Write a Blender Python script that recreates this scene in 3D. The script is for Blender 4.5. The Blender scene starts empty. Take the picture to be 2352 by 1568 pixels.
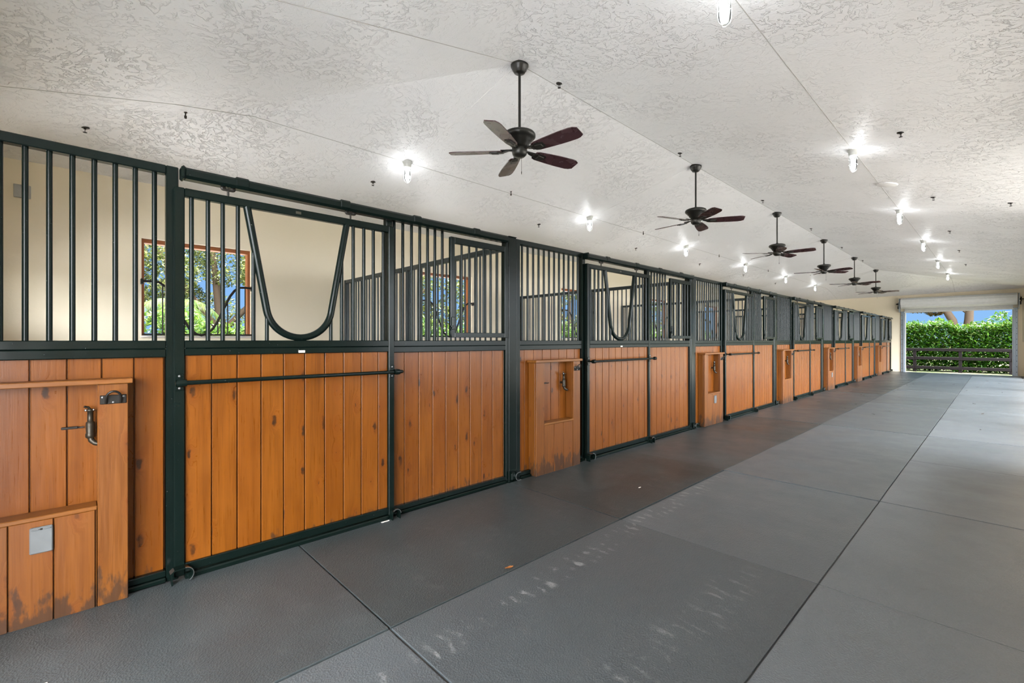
import bpy, bmesh, math, random
from mathutils import Vector, Matrix
random.seed(7)
C = bpy.context.scene.collection
PI = math.pi
PITCH = 3.658
Y0 = -0.66
FZ = 0.012
YEND = Y0 + 7 * PITCH
ORD = ['nearest', 'second', 'third', 'fourth', 'fifth', 'sixth', 'farthest']


def yb(k):
    return Y0 + PITCH * k


# ------------------------------------------------------------------ mesh building
class MB:
    """collects shapes, becomes ONE mesh object"""
    def __init__(s):
        s.v, s.f, s.sm, s.r = [], [], [], []

    def add(s, vs, fs, smooth=False, rnd=0.0):
        o = len(s.v)
        s.v += [tuple(p) for p in vs]
        for f in fs:
            s.f.append(tuple(i + o for i in f))
            s.sm.append(smooth)
            s.r.append(rnd)
        return s

    def box(s, x0, x1, y0, y1, z0, z1, c=0.0, rnd=0.0, M=None):
        if c <= 0:
            vs = [(x, y, z) for x in (x0, x1) for y in (y0, y1) for z in (z0, z1)]
            fs = [(0, 1, 3, 2), (4, 6, 7, 5), (0, 4, 5, 1), (2, 3, 7, 6), (0, 2, 6, 4), (1, 5, 7, 3)]
        else:
            cx, cy, cz = (x0 + x1) / 2, (y0 + y1) / 2, (z0 + z1) / 2
            hx, hy, hz = (x1 - x0) / 2, (y1 - y0) / 2, (z1 - z0) / 2
            c = min(c, hx * .8, hy * .8, hz * .8)
            vs, idx = [], {}
            for sx in (-1, 1):
                for sy in (-1, 1):
                    for sz in (-1, 1):
                        for a in range(3):
                            h = [hx, hy, hz]
                            sg = (sx, sy, sz)
                            p = [sg[i] * (h[i] - (0 if i == a else c)) for i in range(3)]
                            idx[(sx, sy, sz, a)] = len(vs)
                            vs.append((cx + p[0], cy + p[1], cz + p[2]))
            fs = []
            for a in range(3):
                b, d = (a + 1) % 3, (a + 2) % 3
                for sa in (-1, 1):
                    q = []
                    for (sb, sd) in ((-1, -1), (1, -1), (1, 1), (-1, 1)):
                        k = [0, 0, 0]
                        k[a], k[b], k[d] = sa, sb, sd
                        q.append(idx[(k[0], k[1], k[2], a)])
                    fs.append(tuple(q if sa > 0 else q[::-1]))
            for a in range(3):
                b, d = (a + 1) % 3, (a + 2) % 3
                for sb in (-1, 1):
                    for sd in (-1, 1):
                        k0, k1 = [0, 0, 0], [0, 0, 0]
                        k0[a], k1[a] = -1, 1
                        for k in (k0, k1):
                            k[b], k[d] = sb, sd
                        q = [idx[tuple(k0) + (b,)], idx[tuple(k1) + (b,)], idx[tuple(k1) + (d,)], idx[tuple(k0) + (d,)]]
                        if sb * sd < 0:
                            q = q[::-1]
                        fs.append(tuple(q[::-1]))
            for sx in (-1, 1):
                for sy in (-1, 1):
                    for sz in (-1, 1):
                        q = [idx[(sx, sy, sz, a)] for a in range(3)]
                        fs.append(tuple(q if sx * sy * sz > 0 else q[::-1]))
        if M is not None:
            vs = [M @ Vector(p) for p in vs]
        return s.add(vs, fs, False, rnd)

    def tube(s, pts, r, n=10, rnd=0.0, cap=True):
        pts = [Vector(p) for p in pts]
        rs = r if isinstance(r, (list, tuple)) else [r] * len(pts)
        vs, fs = [], []
        t0 = (pts[1] - pts[0]).normalized()
        up = Vector((0, 0, 1)) if abs(t0.z) < .9 else Vector((1, 0, 0))
        nrm = (up - t0 * up.dot(t0)).normalized()
        for i, p in enumerate(pts):
            if i == 0:
                t = (pts[1] - pts[0])
            elif i == len(pts) - 1:
                t = (pts[-1] - pts[-2])
            else:
                t = (pts[i + 1] - p).normalized() + (p - pts[i - 1]).normalized()
            t = t.normalized()
            nrm = (nrm - t * nrm.dot(t)).normalized()
            b = t.cross(nrm)
            for j in range(n):
                a = 2 * PI * j / n
                vs.append(p + (nrm * math.cos(a) + b * math.sin(a)) * rs[i])
        for i in range(len(pts) - 1):
            for j in range(n):
                k = (j + 1) % n
                fs.append((i * n + j, i * n + k, (i + 1) * n + k, (i + 1) * n + j))
        s.add(vs, fs, True, rnd)
        if cap:
            s.add(vs[:n], [tuple(range(n))[::-1]], False, rnd)
            s.add(vs[-n:], [tuple(range(n))], False, rnd)
        return s

    def lathe(s, prof, n=20, at=(0, 0, 0), rnd=0.0, M=None):
        """prof: (radius, z) from top to bottom"""
        vs, fs = [], []
        for (r, z) in prof:
            for j in range(n):
                a = 2 * PI * j / n
                p = Vector((r * math.cos(a), r * math.sin(a), z))
                if M is not None:
                    p = M @ p
                vs.append((p.x + at[0], p.y + at[1], p.z + at[2]))
        for i in range(len(prof) - 1):
            for j in range(n):
                k = (j + 1) % n
                fs.append((i * n + j, (i + 1) * n + j, (i + 1) * n + k, i * n + k))
        return s.add(vs, fs, True, rnd)

    def strip(s, pts, w, t, axis=(1, 0, 0), rnd=0.0):
        """flat bar of width w (along axis) and thickness t swept along pts (in the plane normal to axis)"""
        ax = Vector(axis)
        pts = [Vector(p) for p in pts]
        vs, fs = [], []
        for i, p in enumerate(pts):
            a = pts[max(i - 1, 0)]
            b = pts[min(i + 1, len(pts) - 1)]
            n = ax.cross((b - a).normalized())
            for (u, q) in ((-w / 2, -t / 2), (w / 2, -t / 2), (w / 2, t / 2), (-w / 2, t / 2)):
                vs.append(p + ax * u + n * q)
        for i in range(len(pts) - 1):
            for j in range(4):
                k = (j + 1) % 4
                fs.append((i * 4 + j, i * 4 + k, (i + 1) * 4 + k, (i + 1) * 4 + j))
        m = (len(pts) - 1) * 4
        fs.append((3, 2, 1, 0))
        fs.append((m, m + 1, m + 2, m + 3))
        return s.add(vs, fs, False, rnd)

    def mesh(s, name, mat):
        me = bpy.data.meshes.new(name)
        me.from_pydata(s.v, [], s.f)
        me.polygons.foreach_set('use_smooth', s.sm)
        at = me.attributes.new('rnd', 'FLOAT', 'FACE')
        at.data.foreach_set('value', s.r)
        me.materials.append(mat)
        me.update()
        bm = bmesh.new()
        bm.from_mesh(me)
        bmesh.ops.recalc_face_normals(bm, faces=bm.faces)
        bm.to_mesh(me)
        bm.free()
        return me

    def build(s, name, mat, parent=None, loc=(0, 0, 0)):
        return link(name, s.mesh(name, mat), parent, loc)


def link(name, data, parent=None, loc=(0, 0, 0), rot=(0, 0, 0)):
    o = bpy.data.objects.new(name, data)
    C.objects.link(o)
    o.parent = parent
    o.location = loc
    o.rotation_euler = rot
    return o


def thing(name, label, cat, loc=(0, 0, 0), group=None, rz=0):
    o = bpy.data.objects.new(name, None)
    C.objects.link(o)
    o.location = loc
    o.rotation_euler = (0, 0, rz)
    o.empty_display_size = .1
    return tag(o, label, cat, group)


def tag(o, label, cat, group=None, kind=None):
    o['label'] = label
    o['category'] = cat
    if group:
        o['group'] = group
    if kind:
        o['kind'] = kind
    return o


def struct(o):
    o['kind'] = 'structure'
    return o


def copy_part(o, parent):
    c = o.copy()
    C.objects.link(c)
    c.parent = parent
    for ch in o.children:
        copy_part(ch, c)
    return c


def copy_thing(o, loc, label, rz=0):
    c = o.copy()
    C.objects.link(c)
    c.location = loc
    c.rotation_euler = (0, 0, rz)
    c['label'] = label
    for ch in o.children:
        copy_part(ch, c)
    return c


# ------------------------------------------------------------------ materials
class NT:
    def __init__(s, name):
        s.m = bpy.data.materials.new(name)
        s.m.use_nodes = True
        s.t = s.m.node_tree
        s.t.nodes.clear()
        s.out = s.t.nodes.new('ShaderNodeOutputMaterial')

    def n(s, typ, **kw):
        nd = s.t.nodes.new(typ)
        for k, v in kw.items():
            if k.startswith('i_'):
                nd.inputs[k[2:].replace('_', ' ')].default_value = v
            else:
                setattr(nd, k, v)
        return nd

    def l(s, a, b):
        s.t.links.new(a, b)

    def math(s, op, a, b=None, c=None, clamp=False):
        nd = s.t.nodes.new('ShaderNodeMath')
        nd.operation = op
        nd.use_clamp = clamp
        for i, x in enumerate((a, b, c)):
            if x is None:
                continue
            if isinstance(x, (int, float)):
                nd.inputs[i].default_value = x
            else:
                s.l(x, nd.inputs[i])
        return nd.outputs[0]

    def vmath(s, op, a, b=None):
        nd = s.t.nodes.new('ShaderNodeVectorMath')
        nd.operation = op
        for i, x in enumerate((a, b)):
            if x is None:
                continue
            if isinstance(x, tuple):
                nd.inputs[i].default_value = x
            else:
                s.l(x, nd.inputs[i])
        return nd.outputs[0]

    def ramp(s, fac, stops):
        nd = s.t.nodes.new('ShaderNodeValToRGB')
        cr = nd.color_ramp
        while len(cr.elements) < len(stops):
            cr.elements.new(.5)
        for e, (p, c) in zip(cr.elements, stops):
            e.position = p
            e.color = c if len(c) == 4 else (*c, 1)
        s.l(fac, nd.inputs[0])
        return nd.outputs[0]

    def maprange(s, v, a, b, c=0.0, d=1.0):
        nd = s.t.nodes.new('ShaderNodeMapRange')
        nd.interpolation_type = 'SMOOTHSTEP'
        s.l(v, nd.inputs[0])
        for i, x in enumerate((a, b, c, d)):
            nd.inputs[i + 1].default_value = x
        return nd.outputs[0]

    def mix(s, fac, a, b, blend='MIX'):
        nd = s.t.nodes.new('ShaderNodeMix')
        nd.data_type = 'RGBA'
        nd.blend_type = blend
        for sock, x in ((nd.inputs[0], fac), (nd.inputs[6], a), (nd.inputs[7], b)):
            if isinstance(x, (int, float)):
                sock.default_value = x
            elif isinstance(x, tuple):
                sock.default_value = x if len(x) == 4 else (*x, 1)
            else:
                s.l(x, sock)
        return nd.outputs[2]

    def noise(s, vec, scale, detail=3, rough=.5, dist=0.0):
        nd = s.n('ShaderNodeTexNoise')
        nd.inputs['Scale'].default_value = scale
        nd.inputs['Detail'].default_value = detail
        nd.inputs['Roughness'].default_value = rough
        nd.inputs['Distortion'].default_value = dist
        if vec is not None:
            s.l(vec, nd.inputs['Vector'])
        return nd.outputs['Fac']

    def bump(s, h, strength, dist):
        nd = s.n('ShaderNodeBump')
        nd.inputs['Strength'].default_value = strength
        nd.inputs['Distance'].default_value = dist
        s.l(h, nd.inputs['Height'])
        return nd.outputs[0]

    def bsdf(s, color, rough=.5, metal=0.0, normal=None, spec=.5, **kw):
        b = s.n('ShaderNodeBsdfPrincipled')
        for sock, x in ((b.inputs['Base Color'], color), (b.inputs['Roughness'], rough), (b.inputs['Metallic'], metal)):
            if isinstance(x, (int, float)):
                sock.default_value = x
            elif isinstance(x, tuple):
                sock.default_value = (*x, 1)
            else:
                s.l(x, sock)
        b.inputs['Specular IOR Level'].default_value = spec
        for k, v in kw.items():
            b.inputs[k.replace('_', ' ')].default_value = v
        if normal is not None:
            s.l(normal, b.inputs['Normal'])
        return b.outputs[0]

    def done(s, sh):
        s.l(sh, s.out.inputs[0])
        return s.m


def plain(name, col, rough=.5, metal=0.0, spec=.5, var=.12, scale=25):
    t = NT(name)
    tc = t.n('ShaderNodeTexCoord').outputs['Object']
    f = t.noise(tc, scale, 3)
    c = t.mix(f, tuple(x * (1 - var) for x in col), tuple(min(1, x * (1 + var)) for x in col))
    r = t.maprange(f, .2, .8, max(.02, rough * .85), min(1, rough * 1.15))
    return t.done(t.bsdf(c, r, metal, None, spec))


def wood(name, along='z', light=(.178, .053, .0038), dark=(.106, .029, .0016), rough=.30, knots=1.0, stain=0, red=0.0, tint=(.130, .033, .0021)):
    t = NT(name)
    tc = t.n('ShaderNodeTexCoord').outputs['Object']
    at = t.n('ShaderNodeAttribute', attribute_name='rnd').outputs['Fac']
    oi = t.n('ShaderNodeObjectInfo').outputs['Random']
    seed = t.math('ADD', at, t.math('MULTIPLY', oi, 3.7))
    sep = t.n('ShaderNodeSeparateXYZ')
    t.l(tc, sep.inputs[0])
    if along == 'z':
        a, g = sep.outputs[1], sep.outputs[2]
    else:
        a, g = sep.outputs[2], sep.outputs[1]
    depth = sep.outputs[0]
    cmb = t.n('ShaderNodeCombineXYZ')
    t.l(t.math('ADD', t.math('ADD', a, depth), t.math('MULTIPLY', seed, 13.7)), cmb.inputs[0])
    t.l(t.math('ADD', g, t.math('MULTIPLY', seed, 7.3)), cmb.inputs[1])
    t.l(seed, cmb.inputs[2])
    p = cmb.outputs[0]
    # knots
    vo = t.n('ShaderNodeTexVoronoi', voronoi_dimensions='2D', feature='F1')
    vo.inputs['Scale'].default_value = 1
    vo.inputs['Randomness'].default_value = .9
    kw = t.n('ShaderNodeTexNoise')
    kw.inputs['Scale'].default_value = 26
    kw.inputs['Detail'].default_value = 3
    t.l(p, kw.inputs['Vector'])
    t.l(t.vmath('ADD', t.vmath('MULTIPLY', p, (8.0, 3.1, 1)), t.vmath('MULTIPLY', t.vmath('SUBTRACT', kw.outputs['Color'], (.5, .5, .5)), (.22, .22, 0))), vo.inputs['Vector'])
    sc = t.n('ShaderNodeSeparateColor')
    t.l(vo.outputs['Color'], sc.inputs[0])
    size = t.math('MULTIPLY', t.math('SUBTRACT', sc.outputs[0], .54, clamp=True), .29)
    kd = t.math('DIVIDE', vo.outputs['Distance'], t.math('ADD', size, .002))
    kn = t.math('MULTIPLY', t.maprange(kd, .45, 1.1, 1, 0), t.maprange(kw.outputs['Fac'], .30, .62, .55, 1))
    halo = t.maprange(vo.outputs['Distance'], .05, .34, 1, 0)
    halo = t.math('MULTIPLY', halo, t.math('GREATER_THAN', sc.outputs[0], .58))
    # grain: stretched noise, bent round the knots
    warp = t.n('ShaderNodeCombineXYZ')
    t.l(t.math('MULTIPLY', halo, .05), warp.inputs[0])
    pg = t.vmath('ADD', p, warp.outputs[0])
    g1 = t.noise(t.vmath('MULTIPLY', pg, (30, 1.1, 1)), 1, 5, .6, .5)
    g2 = t.noise(t.vmath('MULTIPLY', pg, (170, 4.0, 1)), 1, 4, .6, .2)
    blot = t.noise(t.vmath('MULTIPLY', p, (4, 2.2, 1)), 1, 3)
    f = t.math('ADD', t.math('MULTIPLY', g1, .62), t.math('MULTIPLY', g2, .38))
    f = t.maprange(f, .33, .67)
    c = t.mix(f, dark, light)
    # plank to plank tint
    h = t.math('FRACT', t.math('MULTIPLY', seed, 17.31))
    c = t.mix(t.math('MULTIPLY', h, .5), c, tint)
    c = t.mix(t.maprange(blot, .35, .75, 0, .30 if knots else 0), c, (.23, .074, .0085))
    if red:
        c = t.mix(red, c, (.135, .048, .0085))
    c = t.mix(t.math('MULTIPLY', halo, .28 if knots else 0), c, (.13, .028, .003))
    c = t.mix(t.math('MULTIPLY', kn, .88 * knots), c, (.012, .006, .003))
    if stain:
        st = t.noise(t.vmath('MULTIPLY', p, (22, 7, 1)), 1, 4, .6)
        low = t.maprange(sep.outputs[2], .02, .30, 1, 0)
        sm = t.math('MULTIPLY', t.maprange(t.math('ADD', st, t.math('MULTIPLY', low, .42)), stain, stain + .14), .75)
        c = t.mix(sm, c, (.026, .015, .009))
    rr = t.maprange(g2, .2, .8, rough * .85, rough * 1.25)
    nb = t.bump(g2, .12, .002)
    return t.done(t.bsdf(c, rr, 0, nb, .36))


def leaf_mat(name, cols, rough=.38):
    t = NT(name)
    at = t.n('ShaderNodeAttribute', attribute_name='rnd').outputs['Fac']
    c = t.ramp(at, [(i / (len(cols) - 1), x) for i, x in enumerate(cols)])
    b = t.bsdf(c, rough, 0, None, .22)
    tr = t.n('ShaderNodeBsdfTranslucent')
    t.l(t.mix(.4, c, (.10, .17, .01)), tr.inputs[0])
    mx = t.n('ShaderNodeMixShader')
    mx.inputs[0].default_value = .28
    t.l(b, mx.inputs[1])
    t.l(tr.outputs[0], mx.inputs[2])
    return t.done(mx.outputs[0])


def paint_metal(name, col, rough):
    t = NT(name)
    tc = t.n('ShaderNodeTexCoord').outputs['Object']
    f = t.noise(tc, 9, 4)
    s = t.noise(tc, 90, 3)
    c = t.mix(f, tuple(x * .8 for x in col), tuple(x * 1.25 for x in col))
    c = t.mix(t.maprange(s, .70, .78, 0, .35), c, (.16, .16, .15))
    return t.done(t.bsdf(c, t.maprange(f, .2, .8, rough * .9, rough * 1.15), 0, None, .22))


def ceiling_mat():
    t = NT('stucco_ceiling_white')
    tc = t.n('ShaderNodeTexCoord').outputs['Object']
    w = t.n('ShaderNodeTexNoise')
    w.inputs['Scale'].default_value = 1.6
    w.inputs['Detail'].default_value = 2
    t.l(tc, w.inputs['Vector'])
    off = t.vmath('MULTIPLY', w.outputs['Color'], (.35, .35, .3))
    p = t.vmath('ADD', tc, off)
    # knocked-down trowel skips: plateaus with torn, stretched edges
    a = t.noise(t.vmath('MULTIPLY', p, (1, 1, 1)), 10.5, 5, .58, .5)
    pl = t.maprange(a, .52, .57)
    b = t.noise(t.vmath('MULTIPLY', p, (1, 1, 1)), 19.0, 4, .55, .7)
    pl2 = t.maprange(b, .57, .61)
    fine = t.noise(tc, 60, 3)
    mask = t.maprange(t.noise(tc, 1.1, 3), .40, .62, .15, 1.0)
    h = t.math('ADD', t.math('MULTIPLY', t.math('ADD', pl, t.math('MULTIPLY', pl2, .7)), mask), t.math('MULTIPLY', fine, .2))
    big = t.noise(tc, .5, 3)
    c = t.mix(big, (.785, .785, .79), (.85, .852, .86))
    edge_shade = t.maprange(t.math('ABSOLUTE', t.math('SUBTRACT', b, .59)), 0, .014, .11, 0)
    edge_shade = t.math('MULTIPLY', t.math('MULTIPLY', edge_shade, mask), t.maprange(t.noise(tc, 3.5, 2), .45, .6))
    c = t.mix(edge_shade, c, (.42, .405, .38))  # darker stroke edges: shadow lines under the ridges put into the colour
    return t.done(t.bsdf(c, .47, 0, t.bump(h, .85, .012), .40))


def rubber_mat_mat():
    t = NT('grey_rubber')
    tc = t.n('ShaderNodeTexCoord').outputs['Object']
    geo = t.n('ShaderNodeNewGeometry').outputs['Position']
    oi = t.n('ShaderNodeObjectInfo').outputs['Random']
    big = t.noise(geo, 1.7, 5, .6)
    mid = t.noise(geo, 7, 5, .65)
    c = t.mix(t.maprange(big, .3, .7), (.0095, .0155, .0145), (.024, .033, .032))
    row_tone_sheen = t.n('ShaderNodeAttribute', attribute_name='rnd').outputs['Fac']
    c = t.mix(t.math('ADD', t.math('MULTIPLY', oi, .12), t.math('MULTIPLY', row_tone_sheen, .62)), c, (.185, .205, .222))  # paler row by row: mats' own tone plus far-door sheen put into the colour
    c = t.mix(t.maprange(mid, .55, .78, 0, .5), c, (.10, .103, .104))
    speck = t.noise(geo, 160, 2)
    c = t.mix(t.maprange(speck, .55, .8, 0, .45), c, (.15, .15, .15))
    # pale dried tyre tread marks that run down the middle of the aisle
    sp = t.n('ShaderNodeSeparateXYZ')
    t.l(geo, sp.inputs[0])
    wob = t.math('MULTIPLY', t.math('SUBTRACT', t.noise(geo, 1.1, 2), .5), .18)
    xx = t.math('ADD', sp.outputs[0], wob)
    band = t.math('MULTIPLY', t.maprange(t.math('ABSOLUTE', t.math('SUBTRACT', xx, t.math('SUBTRACT', 1.53, t.math('MULTIPLY', sp.outputs[1], .06)))), .035, .10, 1, 0),
                  t.maprange(sp.outputs[1], 3.6, 5.4, 1, 0))
    band2 = t.math('MULTIPLY', t.maprange(t.math('ABSOLUTE', t.math('SUBTRACT', xx, 2.12)), .03, .14, 1, 0), t.maprange(sp.outputs[1], 2.4, 3.0, .7, 0))
    bb = t.math('MAXIMUM', band, band2)
    wv = t.n('ShaderNodeTexWave', wave_type='BANDS', bands_direction='Y')
    wv.inputs['Scale'].default_value = 4.2
    wv.inputs['Distortion'].default_value = 5
    wv.inputs['Detail'].default_value = 3
    wv.inputs['Detail Scale'].default_value = 2.0
    t.l(geo, wv.inputs['Vector'])
    tread = t.math('MULTIPLY', t.math('MULTIPLY', bb, t.maprange(wv.outputs['Fac'], .55, .95)), t.maprange(t.noise(geo, 9, 5, .75), .46, .62))
    c = t.mix(t.math('MULTIPLY', tread, .5), c, (.38, .385, .38))
    vo = t.n('ShaderNodeTexVoronoi')
    vo.inputs['Scale'].default_value = 130
    t.l(geo, vo.inputs['Vector'])
    h = t.math('ADD', vo.outputs['Distance'], t.math('MULTIPLY', mid, 1.2))
    r = t.maprange(big, .3, .7, .29, .42)
    return t.done(t.bsdf(c, r, 0, t.bump(h, .38, .004), .5))


def stucco(name, c0, c1, strength=.3):
    t = NT(name)
    tc = t.n('ShaderNodeTexCoord').outputs['Object']
    big = t.noise(tc, .8, 3)
    h = t.noise(tc, 38, 5, .65)
    return t.done(t.bsdf(t.mix(big, c0, c1), .7, 0, t.bump(h, strength, .004), .3))


def glass_mat():
    t = NT('clear_jar_glass')
    tr = t.n('ShaderNodeBsdfTransparent')
    tr.inputs[0].default_value = (.96, .97, .97, 1)
    gl = t.n('ShaderNodeBsdfGlossy')
    gl.inputs['Roughness'].default_value = .05
    fr = t.n('ShaderNodeFresnel')
    fr.inputs[0].default_value = 1.35
    mx = t.n('ShaderNodeMixShader')
    t.l(fr.outputs[0], mx.inputs[0])
    t.l(tr.outputs[0], mx.inputs[1])
    t.l(gl.outputs[0], mx.inputs[2])
    return t.done(mx.outputs[0])


def emit(name, col, s):
    t = NT(name)
    e = t.n('ShaderNodeEmission')
    e.inputs[0].default_value = (*col, 1)
    e.inputs[1].default_value = s
    return t.done(e.outputs[0])


def grass_mat():
    t = NT('grass_and_sand')
    tc = t.n('ShaderNodeTexCoord').outputs['Object']
    n1 = t.noise(tc, .7, 5)
    n2 = t.noise(tc, 9, 5, .7)
    c = t.mix(t.maprange(n1, .4, .6), (.13, .115, .07), (.035, .06, .015))
    c = t.mix(t.maprange(n2, .45, .7, 0, .6), c, (.20, .17, .11))
    return t.done(t.bsdf(c, .9, 0, t.bump(n2, .5, .05), .2))


def ribbed(name, col, rough, metal, axis, freq):
    t = NT(name)
    tc = t.n('ShaderNodeTexCoord').outputs['Object']
    f = t.noise(tc, 12, 3)
    c = t.mix(f, tuple(x * .88 for x in col), tuple(min(1, x * 1.1) for x in col))
    return t.done(t.bsdf(c, rough, metal, None, .5))


BULB = 22
M = dict(
    metal=paint_metal('dark_green_paint', (.0026, .0062, .0050), .24),
    plank=wood('stained_pine_upright', 'z', stain=.87),
    plankclean=wood('stained_pine_partition', 'z'),
    board=wood('box_pine_upright', 'z', light=(.175, .060, .0085), dark=(.070, .019, .0022), rough=.36, knots=.5, stain=.74, red=.25),
    cap=wood('box_pine_level', 'y', light=(.215, .086, .018), dark=(.13, .045, .0075), rough=.38, knots=.3, red=.2),
    trim=plain('cedar_trim', (.26, .075, .014), .45),
    partmetal=paint_metal('window_lit_paint', (.040, .050, .052), .3),  # lighter than the door metal: window light put into the colour
    steel=plain('worn_steel', (.42, .43, .43), .32, 1.0),
    zinc=plain('zinc_hardware', (.22, .22, .215), .45, .8),
    galv=plain('galvanised_steel', (.27, .31, .35), .45, .4),
    iron=plain('dark_iron', (.022, .019, .016), .42, .6),
    brass=plain('aged_bronze', (.032, .025, .016), .42, .6),
    fan=plain('dark_bronze_fan', (.020, .019, .016), .36, .3),
    blade=plain('dark_plum_blade', (.052, .024, .028), .27, 0, .55, .06, 5),
    white=plain('white_enamel', (.80, .80, .79), .45),
    lampbase=plain('grey_lamp_base', (.52, .53, .51), .45, .2),
    doorwhite=ribbed('white_curtain', (.60, .62, .62), .45, 0, 'x', 20),
    plate=plain('grey_cover_plate', (.12, .125, .125), .45, .1),
    jplate=plain('pale_cover_plate', (.42, .42, .41), .5),
    nameplate=plain('cream_plate', (.72, .66, .55), .5),
    darkplate=plain('dark_tag', (.06, .055, .04), .4, .5),
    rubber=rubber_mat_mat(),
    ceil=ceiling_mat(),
    wall=stucco('cream_wall', (.77, .68, .52), (.81, .72, .56)),
    wallout=stucco('outer_roof', (.30, .16, .10), (.36, .20, .13)),
    concrete=stucco('concrete_floor', (.085, .086, .086), (.12, .12, .118), .25),
    sill=stucco('pale_sill', (.74, .68, .62), (.80, .75, .70)),
    glass=glass_mat(),
    bulb=emit('bulb_glow', (.97, .985, 1.0), BULB),
    grass=grass_mat(),
    fence=plain('black_brown_fence', (.009, .0068, .0075), .7, 0, .1, .3, 6),
    bark=plain('brown_bark', (.042, .028, .017), .85, 0, .2, .35, 14),
    sunhedge=leaf_mat('sunny_hedge_leaves', [(.010, .032, .005), (.024, .064, .010), (.055, .108, .018), (.12, .18, .030), (.24, .26, .09)], .4),
    hedge=leaf_mat('hedge_leaves', [(.0025, .014, .002), (.007, .034, .003), (.019, .070, .0045), (.055, .135, .007), (.22, .25, .10)], .34),
    tree=leaf_mat('tree_leaves', [(.024, .034, .010), (.045, .058, .016), (.085, .095, .030), (.15, .16, .045), (.28, .26, .12)], .4),
    rust=leaf_mat('russet_leaves', [(.025, .015, .006), (.045, .026, .008), (.065, .037, .013), (.04, .04, .013)], .5),
    palm=leaf_mat('palm_leaves', [(.05, .10, .02), (.10, .17, .04), (.2, .26, .07)], .4),
    litter=leaf_mat('dry_leaf', [(.05, .03, .02), (.30, .11, .03)], .6),
)
ME = {}


def bar_mesh(length, r=.0115, mat='metal'):
    key = ('bar', round(length, 4), r, mat)
    if key not in ME:
        ME[key] = MB().tube([(0, 0, 0), (0, 0, length)], r, 12).mesh('bar', M[mat])
    return ME[key]


# ------------------------------------------------------------------ the building
RIDGE = 3.9
cA, cB = Vector((0, 3.03, RIDGE)), Vector((0, 21.32, RIDGE))
cLN, cLF = Vector((-3.6, Y0, 3.10)), Vector((-3.6, YEND, 3.13))
cRN, cRF = Vector((3.9, Y0, 3.05)), Vector((3.9, YEND, 3.20))
TRI = [(cA, cLN, cLF), (cA, cLF, cB), (cA, cB, cRF), (cA, cRF, cRN), (cB, cLF, cRF), (cA, cRN, cLN)]


def zceil(x, y):
    for (a, b, c) in TRI:
        d = (b.y - c.y) * (a.x - c.x) + (c.x - b.x) * (a.y - c.y)
        u = ((b.y - c.y) * (x - c.x) + (c.x - b.x) * (y - c.y)) / d
        v = ((c.y - a.y) * (x - c.x) + (a.x - c.x) * (y - c.y)) / d
        if u >= -1e-6 and v >= -1e-6 and u + v <= 1 + 1e-6:
            return u * a.z + v * b.z + (1 - u - v) * c.z
    return 3.1


m = MB()
T = .06
pts = [cA, cB, cLN, cLF, cRN, cRF]
ids = {id(p): i for i, p in enumerate(pts)}
vs = [tuple(p) for p in pts] + [(p.x, p.y, p.z + T) for p in pts]
fs = []
for tri in TRI:
    a, b, c = [ids[id(p)] for p in tri]
    fs += [(a, b, c), (a + 6, c + 6, b + 6)]
ring = [2, 4, 5, 3]
for i in range(4):
    a, b = ring[i], ring[(i + 1) % 4]
    fs.append((a, b, b + 6, a + 6))
m.add(vs, fs)
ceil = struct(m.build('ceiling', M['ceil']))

# plaster joints pressed into the ceiling along the ridge, the hips' middle and the lamp rows
m = MB()


def joint(x0, y0, x1, y1, n=14, w=.007):
    P = []
    for i in range(n + 1):
        t = i / n
        x, y = x0 + (x1 - x0) * t, y0 + (y1 - y0) * t
        P.append((x, y, zceil(x, y) - .0005))
    m.tube(P, w / 2, 6)


joint(0, 3.12, 0, 21.2)
joint(0, 3.0, 0.0, Y0 + .02)
joint(-1.883, Y0 + .02, -1.883, YEND - .02, 40, .005)
joint(1.939, Y0 + .02, 1.939, YEND - .02, 40, .006)
for k in range(1, 7):
    pass
jm = plain('plaster_joint', (.42, .41, .39), .7)
struct(m.build('trim_1', jm))
m = MB()
for k in range(1, 7):
    joint(-.02, yb(k) + .02, -1.8, yb(k) + .02, 8, .005)
struct(m.build('trim_2', plain('white_plaster_joint', (.86, .85, .84), .6)))

# floor slab
struct(MB().box(-3.75, 4.05, Y0 - .15, YEND + .15, -.15, 0).build('floor', M['concrete']))

WIN = [(yb(k) + 1.224, yb(k) + 2.342) for k in range(7)]
WZ0, WZ1 = 1.345, 2.475


def wall_y(name, x0, x1, wins, z0, z1, top):
    """wall that runs along y, with openings"""
    m = MB()
    a, b = Y0 - .15, YEND + .15
    m.box(x0, x1, a, b, 0, z0)
    m.box(x0, x1, a, b, z1, top)
    e = [a] + [q for w in wins for q in w] + [b]
    for i in range(0, len(e), 2):
        m.box(x0, x1, e[i], e[i + 1], z0, z1)
    return struct(m.build(name, M['wall']))


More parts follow.
